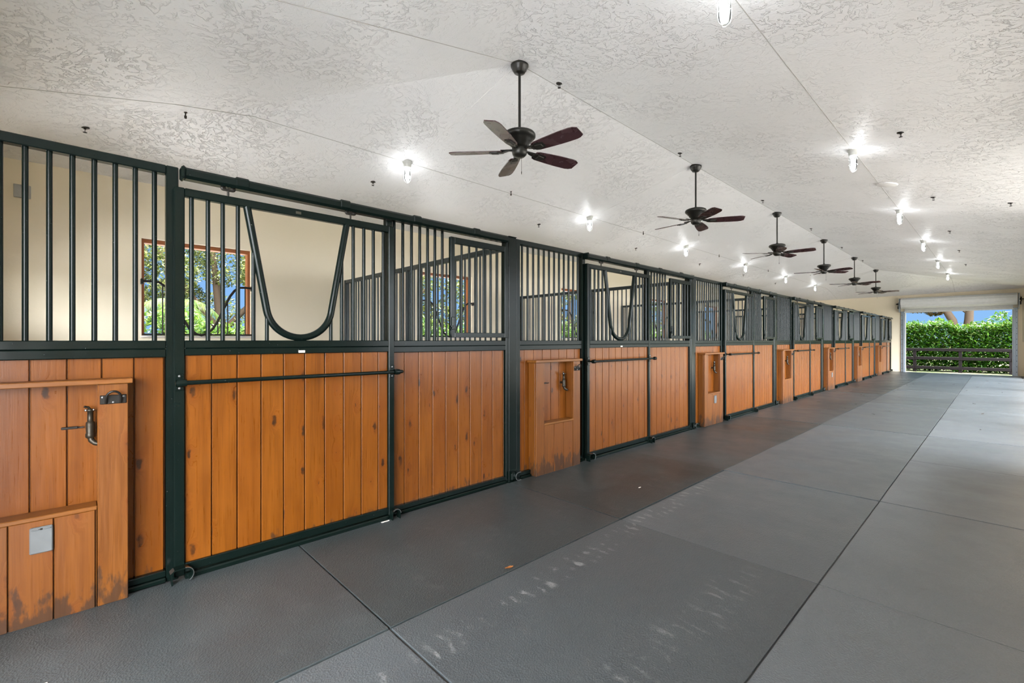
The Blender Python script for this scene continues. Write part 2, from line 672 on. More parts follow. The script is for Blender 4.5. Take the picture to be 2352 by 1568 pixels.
def wall_right():
    # nothing of it is in the photo: bays shaped to light the aisle, shut near the camera, open further on
    m = MB()
    a, b = Y0 - .15, YEND + .15
    m.box(3.9, 4.05, a, b, 2.95, 3.22)
    m.box(3.9, 4.05, yb(3), b, 2.3, 2.95)
    m.box(3.9, 4.05, a, yb(1) + .6, 0, 2.95)
    m.box(3.9, 4.05, yb(1) + .6, yb(2) - .2, 0, 1.1)
    m.box(3.9, 4.05, yb(1) + .6, yb(2) - .2, 2.5, 2.95)
    m.box(3.9, 4.05, yb(2) - .2, yb(2) + .2, 0, 2.95)
    m.box(3.9, 4.05, yb(2) + .2, yb(3) - .1, 0, .3)
    m.box(3.9, 4.05, YEND - 1.6, b, 0, 2.3)
    m.box(3.9, 4.05, yb(3) - .1, yb(3), 0, 2.95)
    m.box(3.9, 4.05, yb(3), yb(3) + .1, 0, 2.3)
    for k in range(4, 7):
        m.box(3.9, 4.05, yb(k) - .1, yb(k) + .1, 0, 2.3)
    return struct(m.build('wall_right', M['wall']))


def wall_x(name, y0, y1, ox0, ox1, oz, top):
    m = MB()
    if name == 'wall_near':
        m.box(-3.6, -2.9, y0, y1, 0, top)
        m.box(-2.9, -.9, y0, y1, 0, 1.5)
        m.box(-2.9, -.9, y0, y1, 2.0, top)
        m.box(-.9, ox0, y0, y1, 0, top)
    else:
        m.box(-3.6, ox0, y0, y1, 0, top)
    m.box(ox1, 3.9, y0, y1, 0, top)
    m.box(ox0, ox1, y0, y1, oz, top)
    return struct(m.build(name, M['wall']))


wall_y('wall_left', -3.75, -3.6, WIN, WZ0, WZ1, 3.16)
wall_right()
wall_x('wall_far', YEND, YEND + .15, .46, 3.454, 2.483, 3.26)
wall_x('wall_near', Y0 - .15, Y0, .6, 3.5, 2.6, 3.2)

# unseen roof above the ceiling, eaves widened to keep sun patches out
m = MB()
ov = 1.75
rp = [(-3.75 - ov, Y0 - ov, 3.05), (4.05 + ov, Y0 - ov, 3.05), (4.05 + ov, YEND + ov, 3.05), (-3.75 - ov, YEND + ov, 3.05),
      (0.1, 3.0, 4.35), (0.1, 21.3, 4.35)]
rp2 = [(x, y, z + .12) for (x, y, z) in rp]
zz = [(-3.7, Y0 - .1, 3.25), (4.0, Y0 - .1, 3.25), (4.0, YEND + .1, 3.3), (-3.7, YEND + .1, 3.3)]
vs = rp + rp2
fs = [(0, 1, 4), (1, 2, 5, 4), (2, 3, 5), (3, 0, 4, 5), (6, 7, 10), (7, 8, 11, 10), (8, 9, 11), (9, 6, 10, 11), (0, 1, 7, 6), (1, 2, 8, 7), (2, 3, 9, 8), (3, 0, 6, 9)]
m.add(vs, fs)
struct(m.build('roof', M['wallout']))

# windows: cedar lining and a pale sill in each stall's outer wall
for k, (a, b) in enumerate(WIN):
    m = MB()
    m.box(-3.77, -3.66, a, a + .03, WZ0 + .02, WZ1 - .045, .003)
    m.box(-3.77, -3.66, b - .03, b, WZ0 + .02, WZ1 - .045, .003)
    m.box(-3.77, -3.66, a, b, WZ1 - .045, WZ1, .003)
    w = struct(m.build('window_%d' % (k + 1), M['trim']))
    MB().box(-3.80, -3.575, a - .01, b + .01, WZ0 - .004, WZ0 + .02, .004).build('window_sill', M['sill'], w)

# guard grille in each window
gpts = [(.0, 1.975), (.08, 1.98), (.15, 1.975), (.205, 1.935), (.255, 1.86), (.30, 1.76), (.345, 1.65), (.39, 1.54), (.44, 1.45), (.50, 1.39), (.559, 1.37)]
gpts = gpts + [(1.118 - y, z) for (y, z) in gpts[-2::-1]]
for k, (a, b) in enumerate(WIN):
    t = thing('window_guard', '', 'window guard', (-3.53, a, WZ0), 'curved guard grilles in the stall windows')
    t['label'] = ('dark steel guard with a U dip across the window of the %s stall' % ORD[k])
    if 'gr' not in ME:
        ME['gr'] = MB().tube([(0, y, z - WZ0) for (y, z) in gpts], .0145, 10).mesh('curved_rail', M['iron'])
        ME['gb'] = MB().box(-.01, .01, .0, 1.118, .022, .042, .003).mesh('bottom_rail', M['iron'])
    link('curved_rail', ME['gr'], t)
    link('bottom_rail', ME['gb'], t)
    for y in (.09, .185, .285, .39, .73, .835, .93, 1.03):
        z = 0
        for (p, q) in zip(gpts[:-1], gpts[1:]):
            if p[0] <= y <= q[0]:
                z = p[1] + (q[1] - p[1]) * (y - p[0]) / max(1e-6, q[0] - p[0])
        link('bar', bar_mesh(z - WZ0 - .04, .007, 'iron'), t, (0, y, .04))
    for y in (-.0, 1.118):
        key = 'gp'
        if key not in ME:
            ME[key] = MB().box(-.07, .012, -.012, .012, .60, .66, .003).mesh('wall_clip', M['iron'])
        link('wall_clip', ME[key], t, (0, y, 0))

# ------------------------------------------------------------------ stall fronts
TRAIL = (2.21, 2.257)


def planks(m, y0, y1, z0, z1, x0, x1, pitch, rng, first=None, gap=.006):
    y = y0
    w = first if first else pitch
    while y < y1 - .004:
        e = min(y + w, y1)
        r = rng.random()
        m.box(x0, x1, y + gap / 2, e - gap / 2, z0, z1, .002, r)
        y = e
        w = pitch
    m.box(x0 - .004, x0 + .006, y0, y1, z0, z1, 0, .5)


def fixed_panel_frame(t, y0, y1, wl=.05, wr=.05):
    MB().box(-.05, 0, y0, y0 + wl, 0.002, 2.257, .004).build('stile', M['metal'], t)
    MB().box(-.05, 0, y1 - wr, y1, 0.002, 2.257, .004).build('stile', M['metal'], t)
    a, b = y0 + wl, y1 - wr
    MB().box(-.05, 0, a, b, *TRAIL, .004).build('top_rail', M['metal'], t)
    MB().box(-.05, 0, a, b, 1.2635, 1.308, .004).build('grille_rail', M['metal'], t)
    MB().box(-.05, 0, a, b, 1.218, 1.2632, .004).build('frame_rail', M['metal'], t)
    MB().box(-.05, .002, a, b, .034, .068, .004).box(-.05, .012, a, b, .003, .031, .006).build('base_rail', M['metal'], t)


def off(k):
    return .035 if k == 0 else 0.0


def left_panel(k):
    t = thing('stall_grille_panel', 'fixed barred panel left of the %s stall door, orange planks below' % ORD[k], 'stall panel', (0, yb(k), 0), 'fixed panels left of the doors')
    rng = random.Random(100 + k)
    e = 1.045 + off(k)
    fixed_panel_frame(t, .002, e, .05, .055)
    m = MB()
    planks(m, .052, e - .055, .05, 1.235, -.046, -.028, .1265, rng, .0815)
    m.build('plank_panel', M['plank'], t)
    n = 12
    for i in range(n):
        y = .052 + (e - .107) * (i + .6) / (n + .2)
        link('bar', bar_mesh(.902), t, (-.025, y, 1.308))
    return t


def latch_parts(t):
    z = 1.083
    bar = MB().tube([(.118, -.005, z), (.118, 1.325, z), (.113, 1.338, z), (.10, 1.343, z)], .0125, 12).build('latch_bar', M['metal'], t)
    for y in (.022, 1.293):
        m = MB()
        m.box(.045, .051, y - .02, y + .02, z - .045, z + .045, .002)
        m.box(.051, .112, y - .012, y + .012, z - .008, z + .008, .002)
        m.lathe([(.019, .022), (.022, .0), (.019, -.022)], 14, (.118, y, z), M=Matrix.Rotation(PI / 2, 3, 'X'))
        br = m.build('bracket', M['metal'], bar)
        m = MB()
        for dz in (-.033, .033):
            m.lathe([(.0, .006), (.006, .004), (.007, 0)], 10, (.051, y, z + dz), M=Matrix.Rotation(PI / 2, 3, 'Y'))
        m.build('bolt_heads', M['zinc'], bar)


def sliding_door(k):
    W = 1.315
    t = thing('sliding_stall_door', 'sliding stall door with U yoke opening, %s from the camera' % ORD[k], 'stall door', (0, yb(k) + 1.02 + off(k), 0), 'sliding doors along the aisle')
    rng = random.Random(200 + k)
    X0, X1 = .006, .045
    for (a, b) in ((0, .047), (W - .044, W)):
        MB().box(X0, X1, a, b, .031, 2.14, .004).build('stile', M['metal'], t)
    a, b = .047, W - .044
    MB().box(X0, X1, a, b, 2.094, 2.14, .004).build('top_rail', M['metal'], t)
    MB().box(X0, X1, a, b, 1.2655, 1.309, .004).build('grille_rail', M['metal'], t)
    MB().box(X0, X1 - .002, a, b, 1.226, 1.2652, .004).build('frame_rail', M['metal'], t)
    MB().box(X0, X1, a, b, .046, .094, .004).box(X0, X1 + .012, a, b, .006, .040, .007).build('bottom_rail', M['metal'], t)
    m = MB()
    planks(m, a, b, .07, 1.245, X0 + .002, X1 - .018, .1275, rng, .128)
    m.build('plank_panel', M['plank'], t)
    # the yoke: straight legs into a round bottom
    cy, r, cz = W / 2, .20, 1.327 + .20
    top = (cy - .304, 2.10)
    dx, dz = cy - top[0], cz - top[1]
    D = math.hypot(dx, dz)
    base = math.atan2(top[1] - cz, top[0] - cy)
    th = base + math.acos(r / D)
    P = [(.026, top[0], top[1])]
    a0 = th
    a1 = PI - th + 2 * PI if False else (3 * PI - th)
    for i in range(25):
        q = a0 + (a1 - a0) * i / 24
        P.append((.026, cy + r * math.cos(q), cz + r * math.sin(q)))
    P.append((.026, 2 * cy - top[0], top[1]))
    MB().tube(P, .0215, 14).build('yoke', M['metal'], t)

    def zy(y):
        for (p, q) in zip(P[:-1], P[1:]):
            lo, hi = sorted((p[1], q[1]))
            if lo <= y <= hi and hi - lo > 1e-6:
                return p[2] + (q[2] - p[2]) * (y - p[1]) / (q[1] - p[1])
        return 1.4
    for y in (.080, .157, .229, .306):
        for yy in (y, W - y):
            link('bar', bar_mesh(.785), t, (.026, yy, 1.309))
    for y in (.388, .462):
        for yy in (y, W - y):
            link('bar', bar_mesh(zy(y) - 1.309), t, (.026, yy, 1.309))
    latch_parts(t)
    for y in (.252, .981):
        if 'hg' not in ME:
            m = MB()
            m.tube([(.045, 0, 2.138), (.045, 0, 2.182)], .006, 8)
            m.box(.035, .055, -.028, .028, 2.166, 2.176, .002)
            for s in (-1, 1):
                m.lathe([(0, .006), (.013, .006), (.013, -.006), (0, -.006)], 12, (.045, s * .025, 2.179), M=Matrix.Rotation(PI / 2, 3, 'Y'))
            ME['hg'] = m.mesh('hanger', M['iron'])
        link('hanger', ME['hg'], t, (0, y, 0))
    if 'np' not in ME:
        ME['np'] = MB().box(.0435, .047, -.02, .02, 1.231, 1.246, .001).mesh('name_plate', M['nameplate'])
        ME['tp'] = MB().box(.0445, .0475, -.016, .016, 2.108, 2.124, .001).mesh('maker_tag', M['darkplate'])
    if k < 2:
        o = link('name_plate', ME['np'], t, (0, .66, 0))
        o['label'] = 'small cream plate'
        link('maker_tag', ME['tp'], t, (0, .64, 0))
    return t


def right_panel(k):
    t = thing('stall_feed_panel', 'fixed barred panel with feed door, right of the %s stall door' % ORD[k], 'stall panel', (0, yb(k) + 2.33, 0), 'fixed panels right of the doors')
    rng = random.Random(300 + k)
    W = 1.228
    fixed_panel_frame(t, 0, W, .05, .032)
    m = MB()
    planks(m, .05, W - .032, .05, 1.235, -.046, -.028, .1275, rng, .115)
    m.build('plank_panel', M['plank'], t)
    for y in (.076, .149, .225, .299, .371, .440, .512):
        link('bar', bar_mesh(.902), t, (-.025, y, 1.308))
    # hinged feed door over the opening
    a, b, z0, z1 = .555, 1.19, 1.333, 2.155
    fd = MB().box(.003, .033, a, a + .042, z0, z1, .003).box(.003, .033, b - .038, b, z0, z1, .003) \
        .box(.003, .033, a + .042, b - .038, z0, z0 + .041, .003).box(.003, .033, a + .042, b - .038, z1 - .052, z1, .003).build('feed_door', M['metal'], t)
    n = 6
    for i in range(n):
        y = a + .042 + (b - a - .08) * (i + 1) / (n + 1)
        link('bar', bar_mesh(z1 - .052 - z0 - .041, .010), fd, (.018, y, z0 + .041))
    MB().box(.033, .05, a + .006, a + .034, 1.40, 1.50, .004).box(.033, .062, a - .012, a + .012, 1.415, 1.43, .003) \
        .tube([(.042, a, 1.41), (.05, a - .012, 1.37), (.042, a - .004, 1.335)], .006, 8).build('latch', M['metal'], fd)
    m = MB()
    for z in (1.45, 2.03):
        m.tube([(.018, b + .008, z - .04), (.018, b + .008, z + .04)], .009, 10)
    m.build('hinges', M['metal'], fd)
    return t


def track(k):
    t = thing('door_track', 'dark overhead track the %s stall door hangs from' % ORD[k], 'door track', (0, yb(k), 0), 'overhead door tracks')
    y0 = 1.0 if k else 1.09
    MB().box(.0, .078, y0, 3.50, 2.186, 2.246, .014).build('track_cover', M['metal'], t)
    for y in (1.375, 1.99, 2.55, 3.13):
        if 'tc' not in ME:
            ME['tc'] = MB().box(-.004, .082, -.042, .042, 2.19, 2.252, .012).mesh('clamp', M['metal'])
        link('clamp', ME['tc'], t, (0, y, 0))
    MB().box(-.002, .082, y0 - .008, y0 + .014, 2.182, 2.252, .010).build('end_cap', M['metal'], t)
    return t


def post(k):
    """double steel post where two stalls meet"""
    names = ['between the nearest and second stall', 'between the second and third stall', 'between the third and fourth stall', 'between the fourth and fifth stall',
             'between the fifth and sixth stall', 'between the sixth and farthest stall']
    t = thing('stall_post', 'dark upright steel post ' + names[k - 1], 'post', (0, yb(k), 0), 'posts between the stalls')
    MB().box(-.10, .004, -.098, -.002, .002, 2.262, .005).build('post_shaft', M['metal'], t)
    MB().box(-.11, .012, -.106, .0, .0, .014, .003).build('foot_plate', M['metal'], t)
    MB().box(-.105, .008, -.102, .0, 2.262, 2.268, .002).build('post_cap', M['metal'], t)
    return t


def arc(cy, cz, r, a0, a1, n=10):
    return [(0, cy + r * math.cos(a0 + (a1 - a0) * i / n), cz + r * math.sin(a0 + (a1 - a0) * i / n)) for i in range(n + 1)]


def guides(k):
    g = 'steel guides at the feet of the doors'
    if 'g1' not in ME:
        ME['g1'] = MB().strip([(0, -.045, .012), (0, -.05, .075), (0, -.035, .088)] + arc(.012, .055, .034, PI / 2, -PI / 3), .05, .007) \
            .box(-.025, .025, -.05, .03, 0, .008, .002).mesh('door_guide', M['metal'])
        ME['g2'] = MB().strip([(0, -.03, .004), (0, -.03, .052)] + arc(0, .052, .03, PI, 0) + [(0, .03, .004)], .045, .006).mesh('door_guide', M['metal'])
        ME['g3'] = MB().strip([(0, .035, .09)] + arc(.005, .058, .032, PI / 2, 3 * PI / 2) + [(0, .035, .026)], .045, .007) \
            .box(-.02, .012, -.07, -.02, .03, .10, .008).mesh('door_guide', M['metal'])
        ME['r1'] = MB().strip(arc(.012, .055, .0375, PI / 2, -PI / 3), .012, .003).mesh('worn_edge', M['steel'])
        ME['r2'] = MB().strip(arc(0, .052, .034, PI * .75, .05), .010, .003).mesh('worn_edge', M['steel'])
        ME['r3'] = MB().strip([(0, .035, .0935)] + arc(.005, .058, .0355, PI / 2, 3 * PI / 2) + [(0, .035, .0225)], .010, .003).mesh('worn_edge', M['steel'])
    where = (('hook-shaped dark floor guide at the left foot of the %s door', 1.05, 'g1', 'r1', .072),
             ('arched dark floor guide at the right foot of the %s door', 2.325, 'g2', 'r2', .072),
             ('C-shaped steel stop on the post right of the %s stall', 3.63, 'g3', 'r3', .032))
    for (lab, y, gm, rm, x) in where:
        o = link('door_guide', ME[gm], None, (x, yb(k) + y + (off(k) if gm != 'g3' else 0), .0))
        tag(o, lab % ORD[k], 'door guide', g)
        r = link('worn_edge', ME[rm], o, (.022, 0, 0))


def tack_box(k):
    t = thing('wooden_tack_box', 'orange wooden box with open niche against the %s stall front' % ORD[k], 'wooden box', (0, yb(k) + .19, FZ), 'wooden boxes left of the doors')
    rng = random.Random(400 + k)
    W, H = .672, 1.083
    xb, xf = -.027, .075
    MB().box(xb, xf + .018, -.018, W + .018, H, H + .024, .003, rng.random()).build('cap_board', M['cap'], t)
    for (a, b) in ((0, .115), (W - .115, W)):
        MB().box(xf - .02, xf, a, b, 0, H, .003, rng.random()).build('front_board', M['board'], t)
    for (a, b) in ((.0, .02), (W - .02, W)):
        MB().box(xb, xf - .0205, a, b, 0, H, .003, rng.random()).build('side_board', M['board'], t)
    for (a, b) in ((.095, .115), (W - .115, W - .095)):
        MB().box(xb, xf - .0205, a, b, .493, H, .002, rng.random()).build('inner_board', M['board'], t)
    m = MB()
    planks(m, .116, W - .116, 0, .472, xf - .02, xf - .002, .1445, rng, None, .004)
    m.build('lower_panel', M['board'], t)
    MB().box(xb, xf + .002, .116, W - .116, .473, .493, .003, rng.random()).build('sill_board', M['cap'], t)
    # ring hook on the right board
    h = thing('halter_hook', 'dark iron ring hook on the wooden box of the %s stall' % ORD[k], 'hook', (xf, yb(k) + .19 + W - .057, 1.018), 'ring hooks on the wooden boxes')
    if 'hk' not in ME:
        ME['hk'] = MB().box(.0, .006, -.05, .05, -.022, .022, .003).mesh('back_plate', M['iron'])
        ME['hr'] = MB().tube([(.008, .028, -.018), (.016, .028, .0)] + [(.022 + .016 * math.sin(q), .028 * math.cos(q), .008 + .034 * math.sin(q)) for q in [PI * i / 10 for i in range(11)]] + [(.016, -.028, 0), (.008, -.028, -.018)], .0055, 8).mesh('ring', M['iron'])
        m = MB()
        for (y, z) in ((-.04, .012), (.04, .012), (0, -.014)):
            m.lathe([(0, .004), (.0045, .003), (.006, 0)], 10, (.006, y, z), M=Matrix.Rotation(PI / 2, 3, 'Y'))
        ME['hs'] = m.mesh('screws', M['zinc'])
    link('back_plate', ME['hk'], h)
    link('ring', ME['hr'], h)
    link('screws', ME['hs'], h)
    # tap in the niche
    f = thing('water_tap', 'old bronze tap inside the wooden box of the %s stall' % ORD[k], 'tap', (-.027, yb(k) + .19 + (.532 if k == 0 else .475), .885), 'taps in the wooden boxes')
    if 'tp1' not in ME:
        m = MB()
        m.lathe([(.0, .088), (.018, .086), (.018, .078), (.012, .074), (.012, .025), (.017, .022), (.018, .005), (.016, -.03), (.019, -.034), (.019, -.05), (.014, -.056), (.0, -.06)], 14, (.042, 0, 0))
        m.tube([(.0, 0, -.01), (.042, 0, -.01)], .011, 10)
        ME['tp1'] = m.mesh('body', M['brass'])
        ME['tp2'] = MB().tube([(.042, 0, -.045), (.046, .004, -.068), (.056, .018, -.082), (.066, .032, -.086)], [.013, .013, .012, .011], 10).mesh('spout', M['brass'])
        ME['tp3'] = MB().tube([(.042, 0, .083), (.044, -.008, .096), (.050, -.022, .100)], .006, 8).mesh('handle', M['brass'])
        ME['tp4'] = MB().lathe([(0, .005), (.006, .004), (.007, 0)], 10, (.052, -.016, .083), M=Matrix.Rotation(PI / 2, 3, 'Y')) \
            .lathe([(0, .005), (.005, .004), (.006, 0)], 10, (.052, .012, .083), M=Matrix.Rotation(PI / 2, 3, 'Y')).mesh('handle_screws', M['steel'])
    for key, nm in (('tp1', 'body'), ('tp2', 'spout'), ('tp3', 'handle'), ('tp4', 'handle_screws')):
        link(nm, ME[key], f)
    # bucket clip
    if k < 2:
        if 'cl' not in ME:
            ME['cl'] = MB().box(.001, .010, -.032, .028, -.006, .006, .002).tube([(.006, .026, 0), (.02, .036, 0), (.02, .05, .002)], .004, 8).mesh('bucket_clip', M['iron'])
        o = link('bucket_clip', ME['cl'], None, (-.028, yb(k) + .19 + (.46 if k == 0 else .22), .882))
        tag(o, 'small dark clip on the planks beside the tap of the %s stall' % ORD[k], 'clip', 'clips in the wooden boxes')
    # cover plate
    if k in (0, 2, 4):
        e = thing('outlet_cover', 'grey metal outlet cover low on the wooden box of the %s stall' % ORD[k], 'outlet cover', (xf - .002, yb(k) + .19 + .365, .398), 'outlet covers on the boxes')
        if 'oc' not in ME:
            ME['oc'] = MB().box(0, .012, -.038, .038, -.06, .06, .004).mesh('cover', M['plate'])
            ME['oh'] = MB().box(.009, .016, -.032, -.006, .047, .053, .002).box(.009, .016, .006, .032, .047, .053, .002).mesh('hinge', M['plate'])
            ME['ow'] = MB().box(.009, .0145, -.004, .004, .046, .054, .001).mesh('hinge_gap', M['iron'])
        link('cover', ME['oc'], e)
        link('hinge', ME['oh'], e)
        link('hinge_gap', ME['ow'], e)
    return t


for k in range(7):
    left_panel(k)
    sliding_door(k)
    right_panel(k)
    track(k)
    guides(k)
    tack_box(k)
    if k:
        post(k)
t = thing('stall_post', 'dark upright steel post where the farthest stall meets the end wall', 'post', (0, YEND - .004, 0), 'posts between the stalls')
MB().box(-.10, .004, -.098, -.002, .002, 2.262, .005).build('post_shaft', M['metal'], t)

# partitions between stalls
for k in range(1, 7):
    nm = ['nearest and second', 'second and third', 'third and fourth', 'fourth and fifth', 'fifth and sixth', 'sixth and farthest'][k - 1]
    t = thing('stall_partition', 'barred partition between the %s stalls' % nm, 'partition', (0, yb(k) - .05, 0), 'partitions between stalls')
    if 'pt' not in ME:
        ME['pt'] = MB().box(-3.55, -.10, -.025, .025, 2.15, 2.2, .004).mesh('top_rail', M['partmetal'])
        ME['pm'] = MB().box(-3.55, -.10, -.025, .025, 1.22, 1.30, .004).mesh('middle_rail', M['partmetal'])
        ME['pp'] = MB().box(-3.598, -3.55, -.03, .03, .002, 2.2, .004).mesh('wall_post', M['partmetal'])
        m = MB()
        rng = random.Random(9)
        z = .01
        while z < 1.21:
            m.box(-3.55, -.10, -.02, .02, z + .002, min(z + .135, 1.22) - .002, .004, rng.random())
            z += .135
        ME['pw'] = m.mesh('plank_panel', M['plankclean'])
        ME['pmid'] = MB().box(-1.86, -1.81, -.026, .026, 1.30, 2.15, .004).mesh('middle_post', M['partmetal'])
    link('top_rail', ME['pt'], t)
    link('middle_rail', ME['pm'], t)
    link('wall_post', ME['pp'], t)
    link('middle_post', ME['pmid'], t)
    link('plank_panel', ME['pw'], t)
    n = 42
    for i in range(n):
        x = -3.5 + 3.36 * i / (n - 1)
        if abs(x + 1.835) > .035:
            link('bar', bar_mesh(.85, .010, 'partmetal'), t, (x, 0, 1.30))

# cover plate high on the stall's back wall
o = MB().box(0, .02, -.06, .06, -.065, .065, .004).box(.018, .026, -.012, .012, .045, .06, .002).build('junction_cover', M['jplate'], None, (-3.603, -.366, 2.79))
tag(o, 'square grey cover plate high on the back wall of the nearest stall', 'cover plate')

# ------------------------------------------------------------------ ceiling fans
def make_fan():
    t = thing('ceiling_fan', '', 'ceiling fan', (0, 0, 0), 'ceiling fans down the ridge')
    MB().lathe([(.0, .02), (.082, .02), (.082, -.022), (.078, -.032), (.070, -.038), (.067, -.055), (.058, -.062), (.052, -.078), (.034, -.088), (.0, -.09)], 24).build('canopy', M['fan'], t)
    MB().tube([(0, 0, -.08), (0, 0, -.66)], .0125, 12).build('downrod', M['fan'], t)
    MB().lathe([(.0, -.60), (.018, -.605), (.022, -.622), (.060, -.632), (.120, -.640), (.143, -.650), (.150, -.662), (.150, -.682), (.140, -.690), (.136, -.698), (.118, -.702), (.114, -.722),
                (.098, -.730), (.092, -.752), (.076, -.762), (.070, -.780), (.0, -.786)], 32).build('motor_housing', M['fan'], t)
    MB().lathe([(.0, -.78), (.070, -.785), (.074, -.81), (.066, -.845), (.045, -.865), (.0, -.87)], 24).build('switch_housing', M['fan'], t)
    ch = MB().tube([(.04, -.02, -.86), (.04, -.02, -1.02)], .0016, 6).lathe([(0, .01), (.004, 0), (.003, -.02), (0, -.024)], 8, (.04, -.02, -1.02)).build('pull_chain', M['fan'], t)
    # one blade with its iron, pitched, pointing along +x
    R = Matrix.Rotation(math.radians(-13), 3, 'X')
    out = []
    n = 14
    for i in range(n + 1):
        q = i / n
        x = .165 + .495 * q
        w = .056 + .023 * math.sin(q * PI * .66)
        if q > .86:
            w *= math.sqrt(max(.0, 1 - ((q - .86) / .14) ** 2 * .55))
        if q < .06:
            w *= .82 + 3 * q
        out.append((x, w))
    vs = []
    for z in (-.004, .004):
        for (x, w) in out:
            vs += [(x, -w, z), (x, w, z)]
    L = len(out) * 2
    fs = []
    for i in range(n):
        a = i * 2
        fs += [(a, a + 1, a + 3, a + 2), (L + a, L + a + 2, L + a + 3, L + a + 1), (a, a + 2, L + a + 2, L + a), (a + 1, L + a + 1, L + a + 3, a + 3)]
    fs += [(0, L, L + 1, 1), (2 * n, 2 * n + 1, L + 2 * n + 1, L + 2 * n)]
    bz = -.815
    # the blade is built along y so that its grain runs along it
    Rz = Matrix.Rotation(-PI / 2, 3, 'Z')
    vb = [Rz.inverted() @ (R @ Vector(p)) for p in vs]
    bm = MB().add([(p.x, p.y, p.z) for p in vb], fs).mesh('blade', M['blade'])
    m = MB()
    m.box(.06, .18, -.016, .016, .008, .018, .003)
    m.add([R @ Vector(p) for p in [(.15, -.022, -.012), (.21, -.046, -.012), (.285, -.030, -.012), (.285, .030, -.012), (.21, .046, -.012), (.15, .022, -.012),
                                   (.15, -.022, -.003), (.21, -.046, -.003), (.285, -.030, -.003), (.285, .030, -.003), (.21, .046, -.003), (.15, .022, -.003)]],
          [(0, 1, 2, 3, 4, 5), (11, 10, 9, 8, 7, 6)] + [(i, (i + 1) % 6, (i + 1) % 6 + 6, i + 6) for i in range(6)])
    m.add([R @ Vector(p) for p in [(.20, -.026, -.018), (.262, -.016, -.018), (.262, .016, -.018), (.20, .026, -.018),
                                   (.195, -.030, -.011), (.267, -.019, -.011), (.267, .019, -.011), (.195, .030, -.011)]],
          [(0, 1, 2, 3)] + [(i, (i + 1) % 4, (i + 1) % 4 + 4, i + 4) for i in range(4)])
    m.add([R @ Vector(p) for p in [(.10, -.012, .014), (.17, -.02, -.004), (.17, .02, -.004), (.10, .012, .014), (.10, -.012, .004), (.17, -.02, -.013), (.17, .02, -.013), (.10, .012, .004)]],
          [(0, 1, 2, 3), (7, 6, 5, 4), (0, 4, 5, 1), (1, 5, 6, 2), (2, 6, 7, 3), (3, 7, 4, 0)])
    im = m.mesh('blade_iron', M['fan'])
    for i in range(5):
        a = 2 * PI * i / 5
        b = link('blade', bm, t, (0, 0, bz), (0, 0, a - PI / 2))
        link('blade_iron', im, b, (0, 0, 0), (0, 0, PI / 2))
    return t


fan0 = make_fan()
fl = ['nearest and largest', 'second nearest', 'third nearest', 'fourth', 'fifth', 'farthest and smallest']
for i, ang in enumerate((6, 32, 7, 54, 64, 3)):
    lab = 'dark five-blade ceiling fan on a rod, %s of the row' % fl[i]
    loc = (.01, 3.03 + PITCH * i, RIDGE - .01)
    if i == 0:
        fan0.location = loc
        fan0.rotation_euler = (0, 0, math.radians(ang))
        fan0['label'] = lab
    else:
        copy_thing(fan0, loc, lab, math.radians(ang))


# ------------------------------------------------------------------ caged jar lamps
def make_lamp():
    t = thing('jar_lamp', '', 'ceiling lamp', (0, 0, 0), 'caged jar lamps on the ceiling')
    MB().lathe([(.0, .02), (.078, .02), (.078, -.006), (.066, -.012), (.060, -.05), (.057, -.062), (.0, -.062)], 20).build('lamp_base', M['lampbase'], t)
    MB().lathe([(.048, -.062), (.049, -.10), (.049, -.19), (.044, -.215), (.030, -.232), (.0, -.238)], 18).build('glass_jar', M['glass'], t)
    m = MB()
    for i in range(4):
        a = PI / 4 + i * PI / 2
        c, s = math.cos(a), math.sin(a)
        m.tube([(.056 * c, .056 * s, -.06), (.055 * c, .055 * s, -.20), (.046 * c, .046 * s, -.228), (.02 * c, .02 * s, -.246)], .0022, 6)
    for z, r in ((-.10, .0555), (-.165, .0553), (-.246, .02)):
        m.tube([(r * math.cos(q), r * math.sin(q), z) for q in [2 * PI * i / 16 for i in range(17)]], .0022, 6, cap=False)
    m.build('wire_cage', M['lampbase'], t)
    MB().lathe([(.0, -.062), (.014, -.064), (.015, -.10), (.020, -.125), (.032, -.155), (.035, -.18), (.029, -.205), (.014, -.219), (.0, -.222)], 16).build('bulb', M['bulb'], t)
    return t


lamp0 = make_lamp()
spots = [(1.939, 2.9 + PITCH * i, 'right', i) for i in range(6)] + [(-1.883, 2.9665 + PITCH * i, 'left', i) for i in range(6)]
lo = ['nearest', 'second', 'third', 'fourth', 'fifth', 'farthest']
for n, (x, y, side, i) in enumerate(spots):
    lab = 'lit caged jar lamp, %s in the %s' % (lo[i], 'row over the aisle' if side == 'right' else 'row over the stalls')
    loc = (x, y, zceil(x, y))
    if n == 0:
        lamp0.location = loc
        lamp0.scale = (.76, .76, 1)
        lamp0['label'] = lab
    else:
        copy_thing(lamp0, loc, lab)


# sprinkler heads, hooks and a round cover on the ceiling
def make_sprinkler():
    t = thing('sprinkler_head', '', 'sprinkler', (0, 0, 0), 'sprinkler heads in the ceiling')
    MB().lathe([(.0, .02), (.040, .02), (.040, -.003), (.030, -.008), (.0, -.009)], 16).build('escutcheon', M['iron'], t)
    m = MB().lathe([(.011, -.004), (.013, -.016), (.010, -.022), (.0, -.022)], 12)
    m.tube([(.010, 0, -.02), (.013, 0, -.035), (.004, 0, -.055)], .003, 6)
    m.tube([(-.010, 0, -.02), (-.013, 0, -.035), (-.004, 0, -.055)], .003, 6)
    m.build('nozzle', M['iron'], t)
    MB().lathe([(.0, -.053), (.020, -.055), (.020, -.058), (.0, -.059)], 14).build('deflector', M['iron'], t)
    return t


